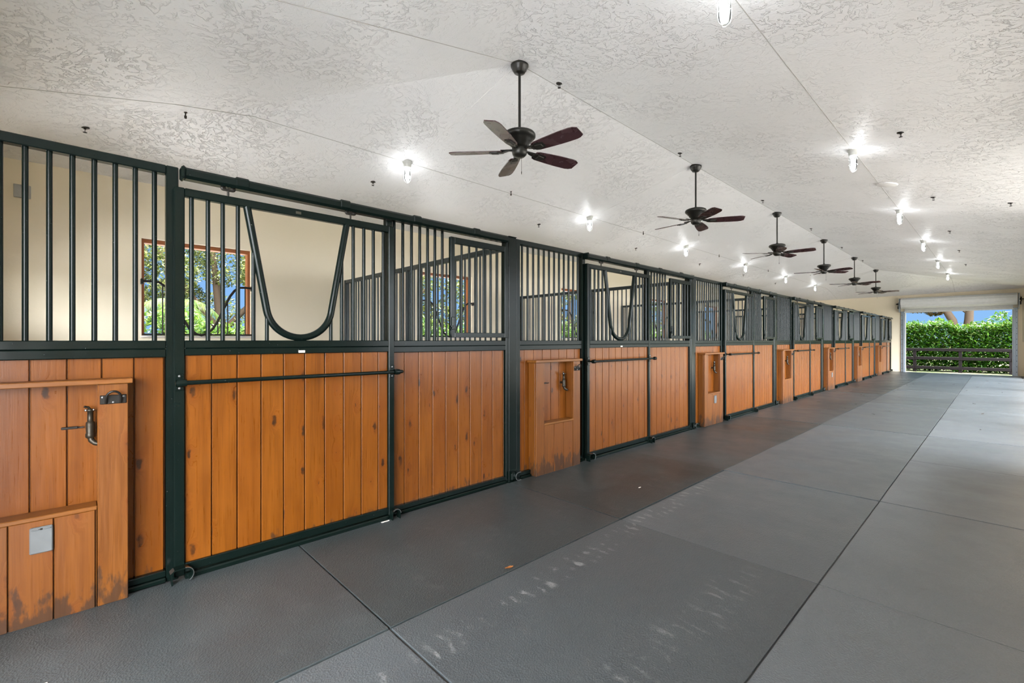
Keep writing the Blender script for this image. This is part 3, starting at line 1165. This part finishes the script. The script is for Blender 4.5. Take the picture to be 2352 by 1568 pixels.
sp0 = make_sprinkler()
sl = [(-2.67, .08), (-2.47, 2.81), (-2.49, 5.96), (-2.47, 9.1), (-2.45, 12.25), (-2.45, 15.35), (-2.45, 18.4)]
sr = [(.06, 3.54), (.08, 6.06), (.12, 9.18), (.14, 12.29), (.13, 15.38), (.10, 18.41)]
sg = [(2.42, 6.05), (2.44, 9.19), (2.45, 12.36), (2.46, 15.30), (2.47, 18.28)]
first = True
for row, nm in ((sl, 'row over the stalls'), (sr, 'row along the ceiling ridge'), (sg, 'row right of the lamps')):
    for i, (x, y) in enumerate(row):
        lab = 'small dark sprinkler head, %s in the %s' % (ORD[i] if i < len(row) - 1 else 'farthest', nm)
        if first:
            sp0.location = (x, y, zceil(x, y))
            sp0.scale = (.8, .8, .8)
            sp0['label'] = lab
            first = False
        else:
            copy_thing(sp0, (x, y, zceil(x, y)), lab, random.random() * 3)
o = copy_thing(sp0, (3.22, 9.63, zceil(3.22, 9.63)), 'small dark sprinkler head alone near the right edge of the ceiling', 1.0)
hm = MB().lathe([(.0, .02), (.014, .02), (.014, -.004), (.006, -.006), (.005, -.03), (.011, -.034), (.010, -.055), (.0, -.06)], 10).mesh('ceiling_hook', M['brass'])
for i in range(5):
    x, y = (-2.05, .75) if i == 0 else (-1.84, 4.67 + 3.68 * (i - 1))
    o = link('ceiling_hook', hm, None, (x, y, zceil(x, y)))
    tag(o, 'small rusty peg in the ceiling over the stalls, %s' % (['left of the nearest fan', 'just below the nearest fan', 'third from the camera', 'fourth from the camera', 'farthest one'][i]), 'ceiling peg', 'rusty pegs over the stalls')
x, y = 2.02, 8.28
o = MB().lathe([(.0, .03), (.125, .03), (.125, -.006), (.11, -.012), (.0, -.013)], 28).build('ceiling_cover', M['white'], None, (x, y, zceil(x, y) - .006))
o.rotation_euler = (0, math.radians(12), 0)
tag(o, 'round white blank cover between two lamps on the ceiling', 'ceiling cover')

# ------------------------------------------------------------------ rubber mats
XL = [.030, 1.207, 2.436, 3.66]
rows = ['row along the stall fronts', 'middle row of the aisle', 'right-hand row of the aisle']
ordm = ['nearest', 'second', 'third', 'fourth', 'fifth', 'sixth', 'seventh', 'eighth', 'ninth', 'tenth', 'eleventh', 'twelfth', 'thirteenth', 'fourteenth']
for c in range(3):
    key = 'mat%d' % c
    ym = []
    for k in range(14):
        y0 = 1.037 + 1.842 * (k - 1)
        y1 = y0 + 1.842
        y0 = max(y0, Y0 + .01)
        y1 = min(y1, YEND - .02)
        if c == 2 and k == 0:
            continue
        ym.append((y0, y1))
    for i, (y0, y1) in enumerate(ym):
        rng = random.Random(c * 50 + i)
        g = .0040 + (.0015 if rng.random() > .7 else 0)
        a, b = XL[c] + g, XL[c + 1] - g
        cx, cy = (a + b) / 2, (y0 + y1) / 2
        dz = rng.uniform(-.0032, .0022)
        if (c, i) == (1, 0):
            b -= .0
            y1 -= .004
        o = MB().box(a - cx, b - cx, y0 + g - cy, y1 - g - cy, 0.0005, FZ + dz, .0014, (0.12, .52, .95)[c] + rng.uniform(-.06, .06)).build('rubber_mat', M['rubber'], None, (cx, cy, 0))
        tag(o, 'grey rubber floor mat, %s in the %s' % (ordm[i] if i < len(ym) - 1 else 'farthest', rows[c]), 'floor mat', 'rubber mats on the aisle floor')

# fallen leaves and crumbs
lm = []
for s in range(3):
    rng = random.Random(60 + s)
    pts_ = []
    n = 7
    m = MB()
    vs = []
    for i in range(n + 1):
        q = i / n
        w = .010 * math.sin(PI * min(1, q * 1.02)) * (1 + .3 * rng.random())
        vs += [(q * .05 - .025, -w, .002 + .006 * q * q + rng.random() * .002), (q * .05 - .025, 0, .001 + .006 * q * q), (q * .05 - .025, w, .003 + .008 * q * q + rng.random() * .003)]
    fs = []
    for i in range(n):
        a = i * 3
        fs += [(a, a + 1, a + 4, a + 3), (a + 1, a + 2, a + 5, a + 4)]
    m.add(vs, fs, False, (0.0, .08, .95)[s])
    me = m.mesh('fallen_leaf', M['litter'])
    lm.append(me)
o = link('fallen_leaf', lm[2], None, (1.178, 1.80, FZ + .001), (0, 0, 1.1))
tag(o, 'curled brown leaf on the mat joint in the foreground', 'leaf')
for (x, y, sx, lab) in ((.075, 1.62, 1.0, 'small white scrap on the floor at the right foot of the nearest door'), (.62, -.08, .35, 'tiny pale crumb on the nearest floor mat by the stalls'),
                        (.92, 3.62, .45, 'tiny pale crumb on the third floor mat by the stalls')):
    o = MB().box(-.006, .006, -.03 * sx, .03 * sx, 0, .004, .001).build('white_scrap', M['sill'], None, (x, y, FZ))
    tag(o, lab, 'scrap', 'pale scraps on the floor')
rng = random.Random(5)
for i in range(34):
    y = rng.uniform(9.5, 21)
    x = rng.uniform(.35, 3.3)
    o = link('fallen_leaf', lm[rng.randrange(2)], None, (x, y, FZ + .001), (0, 0, rng.random() * 6))
    o.scale = (1.1, 1.1, 1.1)
    tag(o, 'tiny dark leaf fallen on the far floor mats', 'leaf', 'leaves scattered on the far mats')

# ------------------------------------------------------------------ roll-up door in the far wall
t = thing('roll_up_door', 'white roll-up door wound open above the far doorway', 'roll-up door', (1.957, YEND, 0))
HX = 1.62
m = MB()
prof = [(-.36, 2.66), (-.40, 2.74), (-.41, 2.85), (-.38, 2.95), (-.30, 3.02), (-.18, 3.04), (-.02, 3.03), (-.02, 2.62), (-.15, 2.60), (-.28, 2.61)]
n = len(prof)
vs = [(x, y, z) for x in (-HX, HX) for (y, z) in prof]
fs = [tuple(range(n)), tuple(range(2 * n - 1, n - 1, -1))] + [(i, (i + 1) % n, (i + 1) % n + n, i + n) for i in range(n)]
m.add(vs, fs)
m.build('rolled_curtain', M['doorwhite'], t)
m = MB()
for i in range(4):
    z = 2.485 + i * .045
    m.box(-1.52, 1.52, -.085, -.06, z + .002, z + .043, .008)
m.build('curtain_slats', M['doorwhite'], t)
MB().box(-1.53, 1.53, -.105, -.045, 2.44, 2.488, .006).build('bottom_bar', M['doorwhite'], t)
for s in (-1, 1):
    x0 = s * 1.497
    x1 = s * 1.637
    a, b = min(x0, x1), max(x0, x1)
    m = MB().box(a, b, -.05, -.002, .002, 2.50, .004)
    m.box(a + .03 if s > 0 else a + .07, b - .07 if s > 0 else b - .03, -.085, -.05, .002, 2.50, .004)
    gd = m.build('guide_rail', M['galv'], t)
    m = MB()
    for i in range(12):
        m.lathe([(0, .008), (.010, .006), (.012, 0)], 8, (s * 1.605, -.05, .15 + i * .2), M=Matrix.Rotation(PI / 2, 3, 'X'))
    m.build('bolt_heads', M['iron'], gd)
    br = MB().box(s * 1.66 - .012, s * 1.66 + .012, -.36, -.002, 2.46, 3.02, .004).build('end_bracket', M['galv'], t)
    m = MB()
    Mx = Matrix.Rotation(PI / 2, 3, 'Y')
    m.lathe([(0, .03), (.085, .03), (.085, -.0), (.04, -.0), (.04, -.05), (0, -.05)], 18, (s * 1.70, -.2, 2.80), M=Mx)
    m.tube([(s * 1.66, -.2, 2.80), (s * 1.78, -.2, 2.80)], .018, 8)
    m.box(s * 1.69 - .03, s * 1.69 + .03, -.30, -.24, 2.60, 2.72, .004)
    m.build('sprocket', M['iron'], br)
m = MB().tube([(1.755, -.2, 2.8), (1.757, -.2, 1.25)], .005, 6)
m.build('hand_chain', M['zinc'], t)

# ------------------------------------------------------------------ outdoors
struct(MB().box(-70, 70, -60, 90, -.6, -.16).build('ground', M['grass']))
struct(MB().box(-.5, 4.5, YEND + .15, YEND + .55, -.159, -.03).build('apron', plain('dusty_apron', (.10, .09, .08), .9)))
yard = stucco('pale_sand_yard', (.60, .605, .61), (.67, .675, .68))
struct(MB().box(-2.5, 14.0, Y0 - 14, Y0 - .15, -.159, -.02).build('yard_near_bounce', yard))  # unseen pale ground, added to bounce sun up to the ceiling
struct(MB().box(4.05, 16.0, Y0 - .15, YEND, -.159, -.02).build('yard_side_bounce', stucco('sandy_side_yard', (.30, .285, .26), (.35, .33, .30))))  # unseen side ground, added to bounce daylight through the open bays
struct(MB().box(-8.3, -3.75, Y0 - 6, YEND + 4, -.159, -.06).build('yard_left', yard))

FY = 29.0
t = thing('paddock_fence', 'black three-rail paddock fence beyond the far doorway', 'fence', (1.9, FY, -.16))
rng = random.Random(3)
for i in range(-5, 6):
    MB().box(-.06, .06, .0, .11, 0, 1.08, .008).build('fence_post', M['fence'], t, (i * 1.56 + .02, 0, 0))
for z in (.97, .565, .13):
    for i in range(-5, 5, 2):
        MB().box(i * 1.56 + .01, (i + 2) * 1.56, -.03, .0, z, z + .135, .006).build('fence_rail', M['fence'], t, (.02, 0, rng.uniform(-.006, .006)))


def leaf_cloud(m, ells, n, size, rng, shade=None, droop=0.0):
    """n leaves through the volume of the ellipsoids, denser near their skins"""
    for _ in range(n):
        c, r = ells[rng.randrange(len(ells))]
        while True:
            d = Vector((rng.uniform(-1, 1), rng.uniform(-1, 1), rng.uniform(-1, 1)))
            if .05 < d.length < 1:
                break
        d = d.normalized() * (d.length ** .4)
        p = Vector((c[0] + d.x * r[0], c[1] + d.y * r[1], c[2] + d.z * r[2]))
        leaf(m, p, size * rng.uniform(.7, 1.35), rng, d)


def leaf(m, p, s, rng, out=None):
    a = Vector((rng.uniform(-1, 1), rng.uniform(-1, 1), rng.uniform(-.8, .5)))
    if out is not None:
        a = a + out * .5
    a = a.normalized() if a.length > .01 else Vector((1, 0, 0))
    b = a.cross(Vector((rng.uniform(-.4, .4), rng.uniform(-.4, .4), 1)))
    b = b.normalized() if b.length > .01 else Vector((0, 1, 0))
    nrm = a.cross(b)
    w = s * .42
    v = [p - a * s * .5, p - b * w * .5 + nrm * s * .06, p + a * s * .5 - nrm * s * .10, p + b * w * .5 + nrm * s * .06]
    m.add(v, [(0, 1, 2), (0, 2, 3)], False, min(1, max(0, rng.gauss(.45, .22))))


def box_hedge(m, x0, x1, y0, y1, z0, z1, n, size, rng):
    for _ in range(n):
        f = rng.random()
        x = rng.uniform(x0, x1)
        y = rng.uniform(y0, y1)
        z = rng.uniform(z0, z1)
        u = rng.random()
        if u < .45:
            y = y0 + abs(rng.gauss(0, .16)) * 1.3
            d = Vector((0, -1, .2))
        elif u < .75:
            z = z1 + rng.gauss(0, .10)
            d = Vector((0, -.3, 1))
        else:
            d = Vector((0, 0, .5))
        z += .10 * math.sin(x * 2.1) + .06 * math.sin(x * 5.3 + 1)
        leaf(m, Vector((x, y, z)), size * rng.uniform(.7, 1.4), rng, d)


rng = random.Random(21)
m = MB()
for _ in range(6500):
    leaf(m, Vector((rng.uniform(-3.5, 8.5), rng.uniform(30.1, 30.6), rng.uniform(-.12, 1.8))), rng.uniform(.22, .36), rng, Vector((0, -1, .2)))
box_hedge(m, -3.5, 8.5, 29.55, 30.9, -.12, 1.93, 30000, .15, rng)
o = m.build('hedge', M['hedge'])
tag(o, 'tall glossy green hedge behind the black paddock fence', 'hedge')
m = MB()
ells = [((-1.2 + i * 1.15 + rng.uniform(-.3, .3), 32.6 + rng.uniform(-.3, .5), 1.35 + rng.uniform(-.2, .25) + (.25 if i > 3 else 0)), (.75, .7, 1.12)) for i in range(9)]
leaf_cloud(m, ells, 6500, .20, rng)
o = m.build('shrub_row', M['hedge'])
tag(o, 'looser row of green shrubs rising behind the far hedge', 'shrubs')


def tree(name, label, loc, limbs, ells, n, size, mat, seed, group=None, cat='tree'):
    t = thing(name, label, cat, loc, group)
    m = MB()
    for (P, R) in limbs:
        m.tube(P, R, 10)
    m.build('trunk', M['bark'], t)
    m = MB()
    leaf_cloud(m, ells, n, size, random.Random(seed))
    m.build('foliage', M[mat], t)
    return t


tree('shade_tree', 'brown tree with two leaning trunks beyond the far hedge', (1.3, 36.0, -.16),
     [([(.25, 0, 0), (.22, 0, 1.5), (.02, .0, 2.6), (-.45, .1, 3.6), (-1.1, .2, 4.6)], [.24, .22, .19, .15, .1]),
      ([(.55, .0, 0), (.58, 0, 1.6), (.68, .0, 2.6), (.72, .1, 3.6), (1.2, .2, 5.0)], [.24, .22, .19, .17, .1]),
      ([(.68, 0, 2.9), (.2, 0, 3.4), (-.1, 0, 3.9)], [.06, .05, .03]),
      ([(-.2, 0, 3.2), (-1.4, -.1, 3.55), (-2.8, -.2, 3.7)], [.07, .05, .03])],
     [((-2.75, -.2, 3.15), (.55, .4, .28)), ((-1.55, -.1, 3.3), (.7, .5, .22)), ((-.75, 0, 3.12), (.45, .4, .22)), ((-2.6, -.2, 3.75), (1.1, .7, .45)), ((-.9, 0, 3.9), (.9, .7, .35)), ((.6, 0, 4.6), (1.8, 1.2, .8)), ((-2.2, 0, 5.0), (2.4, 1.6, .9)), ((3.0, 0, 5.6), (2.2, 1.6, 1.0)), ((.1, 0, 3.75), (.5, .4, .25))], 3000, .20, 'rust', 31)

# planting outside the stall windows
rng = random.Random(77)
m = MB()
for _ in range(6000):
    leaf(m, Vector((rng.uniform(-9.2, -8.8), rng.uniform(-3, 27), rng.uniform(.2, 1.65))), rng.uniform(.2, .34), rng, Vector((1, 0, .2)))
for _ in range(26000):
    u = rng.random()
    y = rng.uniform(-3, 27)
    zt = 1.72 + .14 * math.sin(y * 1.9) + .10 * math.sin(y * 4.1 + 1)
    z = rng.uniform(.3, zt)
    x = rng.uniform(-9.6, -8.4)
    if u < .5:
        x = -8.4 - abs(rng.gauss(0, .15))
        d = Vector((1, 0, .2))
    elif u < .75:
        z = zt + rng.gauss(0, .09)
        d = Vector((.3, 0, 1))
    else:
        d = Vector((0, 0, .5))
    leaf(m, Vector((x, y, z)), .13 * rng.uniform(.7, 1.4), rng, d)
o = m.build('hedge', M['sunhedge'])
tag(o, 'bright green hedge seen through the stall windows', 'hedge')
for i in range(6):
    y = -2.2 + i * 5.2
    sd = random.Random(500 + i)
    el = []
    for j in range(16):
        el.append(((sd.uniform(-1.4, 1.6), -2.5 + 5 * j / 15, 1.9 + 3.6 * ((j * 7) % 16) / 15), (sd.uniform(.7, 1.1), sd.uniform(.7, 1.2), sd.uniform(.5, .85))))
    tree('leafy_tree', 'grey-green tree outside the stall windows, %s from the near end' % lo[i], (-12.2, y, -.16),
         [([(0, 0, 0), (.05, .1, 1.4), (.0, .0, 2.6), (.2, -.2, 4.2)], [.17, .14, .11, .05]), ([(0, 0, 1.6), (.3, .9, 2.7), (.4, 1.6, 3.6)], [.09, .07, .03]), ([(0, 0, 1.8), (.1, -.8, 2.9), (.2, -1.5, 4.0)], [.09, .06, .03])],
         el, 27000 if i < 2 else 9000, .12 if i < 2 else .17, 'tree', 600 + i, 'trees outside the stall windows')

# palm fronds by the nearest window
t = thing('palm', 'small palm with drooping fronds outside the nearest stall window', 'palm', (-9.9, 1.72, -.16))
MB().tube([(0, 0, 0), (.03, .02, 1.2), (0, 0, 2.35)], [.09, .08, .07], 10).build('trunk', M['bark'], t)
for i in range(9):
    a = 2 * PI * i / 9 + .3
    m = MB()
    P = []
    for j in range(9):
        q = j / 8
        P.append(Vector((math.cos(a) * 1.1 * q, math.sin(a) * 1.1 * q, 2.35 + .5 * q - 1.1 * q * q)))
    m.tube(P, [.014 * (1 - .8 * j / 8) for j in range(9)], 6, .5)
    for j in range(2, 36):
        q = j / 36
        k_ = min(7, int(q * 8))
        p = P[k_].lerp(P[k_ + 1], q * 8 - k_)
        d = (P[k_ + 1] - P[k_]).normalized()
        s = d.cross(Vector((0, 0, 1))).normalized()
        for sg_ in (-1, 1):
            tip = p + (s * sg_ * .30 + d * .22 + Vector((0, 0, -.20))) * (1.1 - .6 * q)
            w = d * .012
            m.add([p - w, p + w, tip], [(0, 1, 2)], False, random.random())
    m.build('frond', M['palm'], t)

# ------------------------------------------------------------------ light
w = bpy.data.worlds.new('sky')
bpy.context.scene.world = w
w.use_nodes = True
nt = w.node_tree
nt.nodes.clear()


def WN(t_):
    return nt.nodes.new(t_)


tc = WN('ShaderNodeTexCoord')
nrm = WN('ShaderNodeVectorMath')
nrm.operation = 'NORMALIZE'
nt.links.new(tc.outputs['Generated'], nrm.inputs[0])
sp = WN('ShaderNodeSeparateXYZ')
nt.links.new(nrm.outputs[0], sp.inputs[0])
cr = WN('ShaderNodeValToRGB')
st = [(0.0, (.30, .29, .25)), (.49, (.42, .52, .62)), (.51, (.30, .58, 1.0)), (.66, (.22, .47, .97)), (1.0, (.12, .28, .75))]
while len(cr.color_ramp.elements) < len(st):
    cr.color_ramp.elements.new(.5)
for e, (p, c) in zip(cr.color_ramp.elements, st):
    e.position = p
    e.color = (*c, 1)
mr = WN('ShaderNodeMapRange')
mr.inputs[1].default_value = -1
mr.inputs[2].default_value = 1
nt.links.new(sp.outputs[2], mr.inputs[0])
nt.links.new(mr.outputs[0], cr.inputs[0])
bg1 = WN('ShaderNodeBackground')
bg1.inputs[1].default_value = .31
nt.links.new(cr.outputs[0], bg1.inputs[0])
# fill glow added to the sky behind and right of the camera
SUND = Vector((-.12, .26, .95)).normalized()
dt = WN('ShaderNodeVectorMath')
dt.operation = 'DOT_PRODUCT'
nt.links.new(nrm.outputs[0], dt.inputs[0])
dt.inputs[1].default_value = Vector((.80, -.45, .40)).normalized()
mx = WN('ShaderNodeMath')
mx.operation = 'MAXIMUM'
nt.links.new(dt.outputs['Value'], mx.inputs[0])
mx.inputs[1].default_value = 0
pw = WN('ShaderNodeMath')
pw.operation = 'POWER'
nt.links.new(mx.outputs[0], pw.inputs[0])
pw.inputs[1].default_value = 1.6
bg2 = WN('ShaderNodeBackground')
bg2.inputs[0].default_value = (.93, .97, 1, 1)
ml = WN('ShaderNodeMath')
ml.operation = 'MULTIPLY'
ml.inputs[1].default_value = 11
nt.links.new(pw.outputs[0], ml.inputs[0])
nt.links.new(ml.outputs[0], bg2.inputs[1])
ad = WN('ShaderNodeAddShader')
nt.links.new(bg1.outputs[0], ad.inputs[0])
nt.links.new(bg2.outputs[0], ad.inputs[1])
wo = WN('ShaderNodeOutputWorld')
nt.links.new(ad.outputs[0], wo.inputs[0])

sl_ = bpy.data.lights.new('sun', 'SUN')
sl_.energy = 15
sl_.angle = math.radians(.6)
sl_.color = (1, .98, .95)
so = bpy.data.objects.new('sun', sl_)
C.objects.link(so)
so.rotation_euler = SUND.to_track_quat('Z', 'Y').to_euler()

# ------------------------------------------------------------------ camera
cam = bpy.data.cameras.new('camera')
co = bpy.data.objects.new('camera', cam)
C.objects.link(co)
cam.sensor_fit = 'HORIZONTAL'
cam.sensor_width = 36
cam.lens = 36 * 1061.05 / 2352
cam.shift_y = -(784 - 781.32) / 2352
cam.clip_start = .05
cam.clip_end = 300
co.location = (3.0958, 0, 1.3095)
co.rotation_euler = (PI / 2, 0, 0.81082)
sc = bpy.context.scene
sc.camera = co
sc.view_settings.view_transform = 'Standard'
sc.view_settings.look = 'None'
sc.view_settings.gamma = 1
sc.view_settings.exposure = 1.62
sc.cycles.use_denoising = True
sc.cycles.max_bounces = 10
sc.cycles.diffuse_bounces = 6
sc.cycles.glossy_bounces = 4
sc.cycles.transparent_max_bounces = 12
sc.cycles.sample_clamp_indirect = 6
sc.cycles.caustics_reflective = False
sc.cycles.caustics_refractive = False
